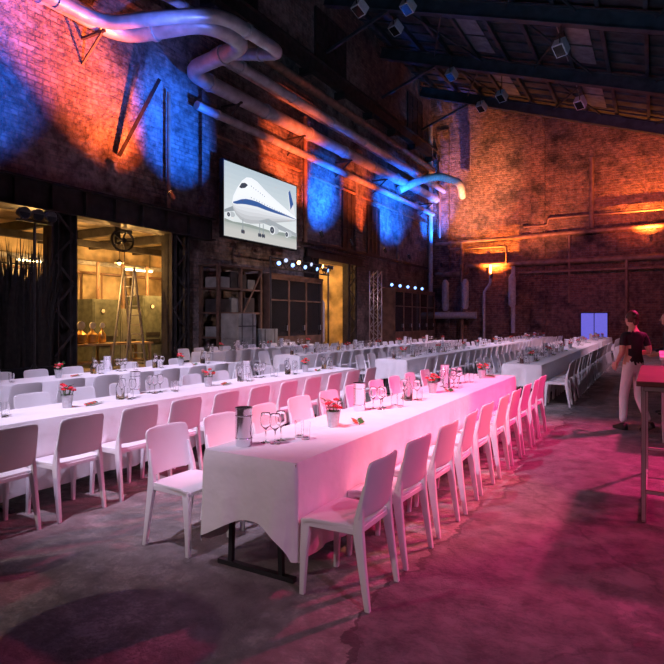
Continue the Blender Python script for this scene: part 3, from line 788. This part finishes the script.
# ------------------------------------------------------------ people
def person(name,loc,rz,J,F,hair,top,bottom,bun=True,slv='short'):
    names=list(J.keys()); idx={n:i for i,n in enumerate(names)}
    bones=[('pelvis','waist'),('waist','chest'),('chest','neck'),('neck','skull')]
    for s in 'LR': bones+=[('chest','sh'+s),('sh'+s,'el'+s),('el'+s,'wr'+s),('pelvis','hip'+s),('hip'+s,'kn'+s),('kn'+s,'an'+s)]
    me=bpy.data.meshes.new('tmp'); me.from_pydata([J[n][0] for n in names],[(idx[a],idx[c]) for a,c in bones],[])
    o=bpy.data.objects.new('tmp',me); sc.collection.objects.link(o)
    o.modifiers.new('s','SKIN'); sub=o.modifiers.new('d','SUBSURF'); sub.levels=2; sub.render_levels=2
    for n in names:
        sv=me.skin_vertices[0].data[idx[n]]; r=J[n][1]; sv.radius=r; sv.use_root=(n=='pelvis')
    dg=bpy.context.evaluated_depsgraph_get(); ev=o.evaluated_get(dg); m2=bpy.data.meshes.new_from_object(ev)
    bpy.data.objects.remove(o)
    b=MB(); b.bm.from_mesh(m2)
    def segd(p,a,c):
        d=c-a; t=max(0,min(1,(p-a).dot(d)/d.length_squared)); return (p-a-d*t).length,t
    for f in b.bm.faces:
        f.smooth=True; p=f.calc_center_median(); best=min(((segd(p,V(J[a][0]),V(J[c][0])),a,c) for a,c in bones),key=lambda z:z[0][0])
        (d,t),a,c=best
        if c[:2] in('kn','an') or c[:3]=='hip': mm=bottom
        elif a=='pelvis': mm=bottom if p.z<J['pelvis'][0][2]+.02 else top
        elif c[:2]=='wr': mm=M_skin if slv=='short' else top
        elif c[:2]=='el': mm=top if (t<.6 or slv!='short') else M_skin
        elif a=='neck' or (c=='neck' and t>.8): mm=M_skin
        else: mm=top
        f.material_index=b.mi(mm)
    hc=V(J['skull'][0])+V((0,.012,.035))
    b.ell(hc,(.075,.092,.112),M_skin,20,14); b.ell(hc+V((0,.03,-.06)),(.05,.055,.05),M_skin,14,10)
    b.tube([hc+V((0,.085,.015)),hc+V((0,.108,-.02)),hc+V((0,.09,-.03))],[.007,.014,.009],M_skin,8)
    for s in (-1,1):
        b.ell(hc+V((s*.03,.083,.005)),(.013,.006,.007),M_dial,8,6); b.ell(hc+V((s*.03,.088,.005)),(.005,.003,.005),M_eye,8,6)
        b.ell(hc+V((s*.03,.086,.024)),(.018,.005,.004),hair,8,6)
        b.ell(hc+V((s*.076,-.005,-.005)),(.009,.018,.028),M_skin,8,6)
    b.ell(hc+V((0,.084,-.055)),(.023,.008,.007),M_lip,8,6)
    b.ell(hc+V((0,-.018,.02)),(.085,.09,.108),hair,18,12,Matrix.Rotation(.25,3,'X'))
    if bun:
        b.ell(hc+V((0,-.10,.05)),(.036,.032,.036),hair,12,8); b.tube([hc+V((0,-.08,-.01)),hc+V((0,-.085,-.06)),hc+V((0,-.07,-.09))],[.05,.04,.015],hair,10)
    else:
        b.tube([hc+V((0,-.05,.03)),hc+V((0,-.06,-.07)),hc+V((0,-.05,-.2))],[.085,.08,.05],hair,14)
    for s,sg in (('L',-1),('R',1)):
        w=V(J['wr'+s][0]); e=V(J['el'+s][0]); d=(w-e).normalized()
        side=V((0,1,0))-d*d.y; side.normalize(); nr=d.cross(side).normalized()
        pe=w+d*.09
        b.loft([[w+d*t+side*x*wd+nr*y*th for x,y in((-1,-1),(1,-1),(1,1),(-1,1))] for t,wd,th in((-.01,.022,.018),(.03,.034,.014),(.09,.04,.012))],M_skin)
        inn=-nr if (nr.x*sg)>0 else nr
        for k,ln in enumerate((.065,.08,.085,.072)):
            o0=pe-d*.008+side*(-.03+k*.02); b.tube([o0,o0+d*ln*.45,o0+d*ln*.8+inn*.014,o0+d*ln*.92+inn*.032],[.0095,.009,.008,.006],M_skin,8)
        t0=w+d*.03+side*.03; b.tube([t0,t0+d*.025+side*.022,t0+d*.055+side*.026+inn*.01],[.012,.011,.008],M_skin,8)
        an=V(J['an'+s][0]); pitch,ha=F[s]
        RR=Matrix.Rotation(pitch,3,'X')
        prof=[(-.07,.028,.0,.05),(-.05,.036,0,.09),(0,.038,0,.1),(.06,.042,0,.07),(.12,.046,0,.05),(.17,.04,0,.04),(.195,.022,.005,.03)]
        b.loft([[an+RR@V((x*wd,y,(z1 if up else z0)-ha)) for x,up in((-1,0),(1,0),(1,1),(.6,1),(-.6,1),(-1,1))] for y,wd,z0,z1 in prof],M_shoe)
    return b.obj(name,loc,rz,recalc=True,sharp=60)
def R(a,c=None): return (a,c if c else a)
walk={'pelvis':((0,0,.95),R(.15,.11)),'waist':((0,.01,1.10),R(.125,.09)),'chest':((0,.0,1.30),R(.15,.105)),'neck':((0,.01,1.46),R(.052,.055)),'skull':((0,.035,1.58),R(.06,.06)),
 'shL':((-.165,.0,1.39),R(.055,.06)),'elL':((-.225,-.05,1.13),R(.042)),'wrL':((-.19,.12,.97),R(.028)),
 'shR':((.165,.0,1.39),R(.055,.06)),'elR':((.225,-.05,1.13),R(.042)),'wrR':((.12,.18,1.12),R(.028)),
 'hipL':((-.09,0,.88),R(.09)),'knL':((-.095,.09,.50),R(.068)),'anL':((-.1,.10,.10),R(.05)),
 'hipR':((.09,0,.88),R(.09)),'knR':((.095,.02,.49),R(.066)),'anR':((.1,-.17,.15),R(.048))}
person('woman',(-.27,9.2,.0),math.radians(40),walk,{'L':(0,.1),'R':(-.38,.1)},hair=M_hair,top=M_shirt,bottom=M_trou)
stand={'pelvis':((0,0,.95),R(.15,.11)),'waist':((0,.0,1.10),R(.125,.09)),'chest':((0,.0,1.30),R(.16,.11)),'neck':((0,.0,1.46),R(.054,.055)),'skull':((0,.015,1.58),R(.06,.06)),
 'shL':((-.17,.0,1.39),R(.058,.06)),'elL':((-.23,-.03,1.12),R(.044)),'wrL':((-.17,.18,1.04),R(.03)),
 'shR':((.17,.0,1.39),R(.058,.06)),'elR':((.23,-.03,1.12),R(.044)),'wrR':((.17,.18,1.04),R(.03)),
 'hipL':((-.09,0,.88),R(.09)),'knL':((-.1,.01,.49),R(.066)),'anL':((-.11,-.01,.10),R(.048)),
 'hipR':((.09,0,.88),R(.09)),'knR':((.1,.01,.49),R(.066)),'anR':((.11,-.01,.10),R(.048))}
person('man',(.20,11.1,0),math.radians(100),stand,{'L':(0,.1),'R':(0,.1)},hair=M_hairb,top=M_shirt,bottom=M_shirt,bun=False,slv='long')

# ------------------------------------------------------------ ceiling fixtures
def hung(x,y,z,aim):
    b=MB(); d=(V(aim)-V((x,y,z))).normalized(); rz=roofz(x)-.35-z
    q=d.to_track_quat('X','Z').to_matrix()
    b.box((0,0,0),(.4,.42,.5),M_lampw,q); b.box(q@V((.21,0,0)),(.03,.34,.42),M_cglass,q)
    b.bar((0,-.28,0),(0,-.28,.38),.04,.03,M_steel); b.bar((0,.28,0),(0,.28,.38),.04,.03,M_steel); b.bar((0,-.3,.38),(0,.3,.38),.04,.04,M_steel)
    b.tube([(0,0,.38),(0,0,rz)],.02,M_steel,6)
    b.obj('ceiling_floodlight',(x,y,z))
for x,y,z in ((-8.6,32,13.8),(-8.9,27.5,14.0),(-8.6,21,14.2),(-7,30,13.4),(-3.2,30,12.3),(-10,19.5,13.8),(-10,23,14.6),(-3,22,11.6)):
    hung(x,y,z,(x-2,y-6,3))

# ------------------------------------------------------------ lights
def spot(loc,aim,col,power,size=40,blend=.6,r=.05,fix=None):
    l=bpy.data.lights.new('spot','SPOT'); l.color=col; l.energy=power; l.spot_size=math.radians(size); l.spot_blend=blend; l.shadow_soft_size=r
    o=bpy.data.objects.new('spot_light',l); o.location=loc; d=V(aim)-V(loc); o.rotation_euler=d.to_track_quat('-Z','Y').to_euler(); sc.collection.objects.link(o); return o
def point(loc,col,power,r=.1):
    l=bpy.data.lights.new('point','POINT'); l.color=col; l.energy=power; l.shadow_soft_size=r
    o=bpy.data.objects.new('point_light',l); o.location=loc; sc.collection.objects.link(o); return o
OR=(1,.13,.03); BL=(.01,.14,1); MG=(1,.04,.22); LV=(.82,.68,1); PE=(1,.34,.2); PU=(.5,.12,.5)
def uplight(y,col,power,aimy,aimz,size=50,x=XL+1.3,z=5.1):
    par((x,y,z),(XL,aimy,aimz),M_lensb if col is BL else M_lensw,.7,'wall_uplight')
    d=(V((XL,aimy,aimz))-V((x,y,z))).normalized()
    spot(V((x,y,z))+d*.16,(XL,aimy,aimz),col,power,size,1,.03)
spot((-9.2,13.4,3.6),(XL,9.9,7.6),OR,11000,30,1,.05)
spot((-9.2,12.8,4.2),(XL,8.2,9.4),OR,15000,31,1,.05)
spot((-8.0,4.5,3.5),(XL,6.0,7.2),BL,13000,46,1,.05)
spot((-7.0,14,4.0),(XL,12.8,7.6),BL,16000,30,1,.05)
spot((-8.5,9,7.0),(-12,9.6,9.4),(.12,.2,1),1100,80,1,.1)
spot((-8,16,4.5),(XL,18.9,8.8),OR,8500,32,1,.05)
spot((-8,19,4.5),(XL,21.6,7.2),BL,16000,32,1,.05)
spot((-8,22,4.5),(XL,25.0,8.0),OR,7500,28,1,.05)
spot((-8,25,4.5),(XL,29.4,8.2),BL,24000,38,1,.05)
uplight(11.4,OR,1300,10.0,8.0,60)
uplight(19.6,OR,1100,19.2,8.4,60)
uplight(22.2,BL,2000,21.8,8.0,60)
uplight(25.8,OR,1000,25.2,8.0,60)
uplight(29.0,BL,2600,28.6,9.0,65)
uplight(34.4,BL,7500,35.4,11.5,55)
spot((-8.5,29,6.0),(-11,31.4,9.9),(.03,.35,1),900,40,.8,.05)
def buplight(x,col,power,ax,az,size=50,y=YB-1.0,z=5.4):
    par((x,y,z),(ax,YB,az),M_lensd,.7,'wall_uplight')
    d=(V((ax,YB,az))-V((x,y,z))).normalized(); spot(V((x,y,z))+d*.18,(ax,YB,az),col,power,size,1,.03)
buplight(-8.8,(1,.22,.03),2600,-8.8,6.2,120,z=4.3)
buplight(-.2,(1,.2,.03),2800,-.4,8.2,110,z=6.0)
spot((-9.5,30,3.8),(-10.2,36,9.8),(1,.34,.15),11500,46,1,.1)
spot((-5,29,3.8),(-6.3,36,8.6),(1,.24,.10),5200,48,1,.1)
spot((0,30,4),(-.8,36,8.5),(1,.16,.08),2600,48,1,.1)
spot((-2,22,8),(-3,36,8),(.8,.14,.3),1700,80,1,.3)
# hall lights
spot((-6.9,-3.4,4.4),(-2.4,2.2,.2),(1,.80,.76),620,64,.5,.05)
spot((-3.6,.4,8.5),(-4.6,6.2,.5),LV,3800,52,.6,.12)
spot((-6.5,4,9.5),(-7.4,11,.5),LV,2400,78,.8,.2)
spot((2.6,.4,4.6),(-1.6,3.6,.6),(1,.48,.9),330,38,.7,.1)
spot((2.8,13,7.5),(-.9,7.0,.3),MG,7500,37,.8,.25)
spot((4.8,6.0,6.0),(-1.1,6.2,.2),MG,2300,42,.9,.3)
spot((3.4,3.5,5.5),(.1,5.0,0),(1,.03,.14),750,50,1,.3)
spot((.9,7.6,4.4),(-1.83,5.0,.45),PE,900,30,.5,.02)
spot((1,20,9),(-4,24,.5),(1,.5,.7),2400,85,.8,.2)
spot((-6,18,10),(-8,20,.5),LV,1600,95,.8,.2)
spot((5,3,6),(1.2,3.4,0),(.3,.1,.5),260,60,.8,.2)
spot((-2,12,4),(-4,24,16),(.12,.3,.5),1000,110,.8,.3)
spot((-4,6,3),(-4,22,15),(.1,.3,.5),500,100,.8,.3)
spot((-8.0,17,2.2),(-12,17.5,1.9),(1,.6,.45),260,90,.8,.1)  # added warm fill with no fixture, brightens the cabinets on the left wall
for p,w in (((-15.4,9.6,3.2),200),((-15.2,12.4,3.35),250),((-15.4,14.6,3.1),230),((-15.2,22.6,3.7),240)):
    point(p,(1,.52,.15),w,.06)

w=bpy.data.worlds.new('world'); sc.world=w; w.use_nodes=True
w.node_tree.nodes['Background'].inputs[0].default_value=(.02,.015,.03,1); w.node_tree.nodes['Background'].inputs[1].default_value=.3

cam=bpy.data.cameras.new('camera'); co=bpy.data.objects.new('camera',cam); sc.collection.objects.link(co)
co.location=(0,0,1.6); co.rotation_euler=(math.radians(90),0,math.radians(30))
cam.sensor_width=36; cam.lens=560/664*36; cam.shift_y=-12/664; cam.clip_end=200
sc.camera=co
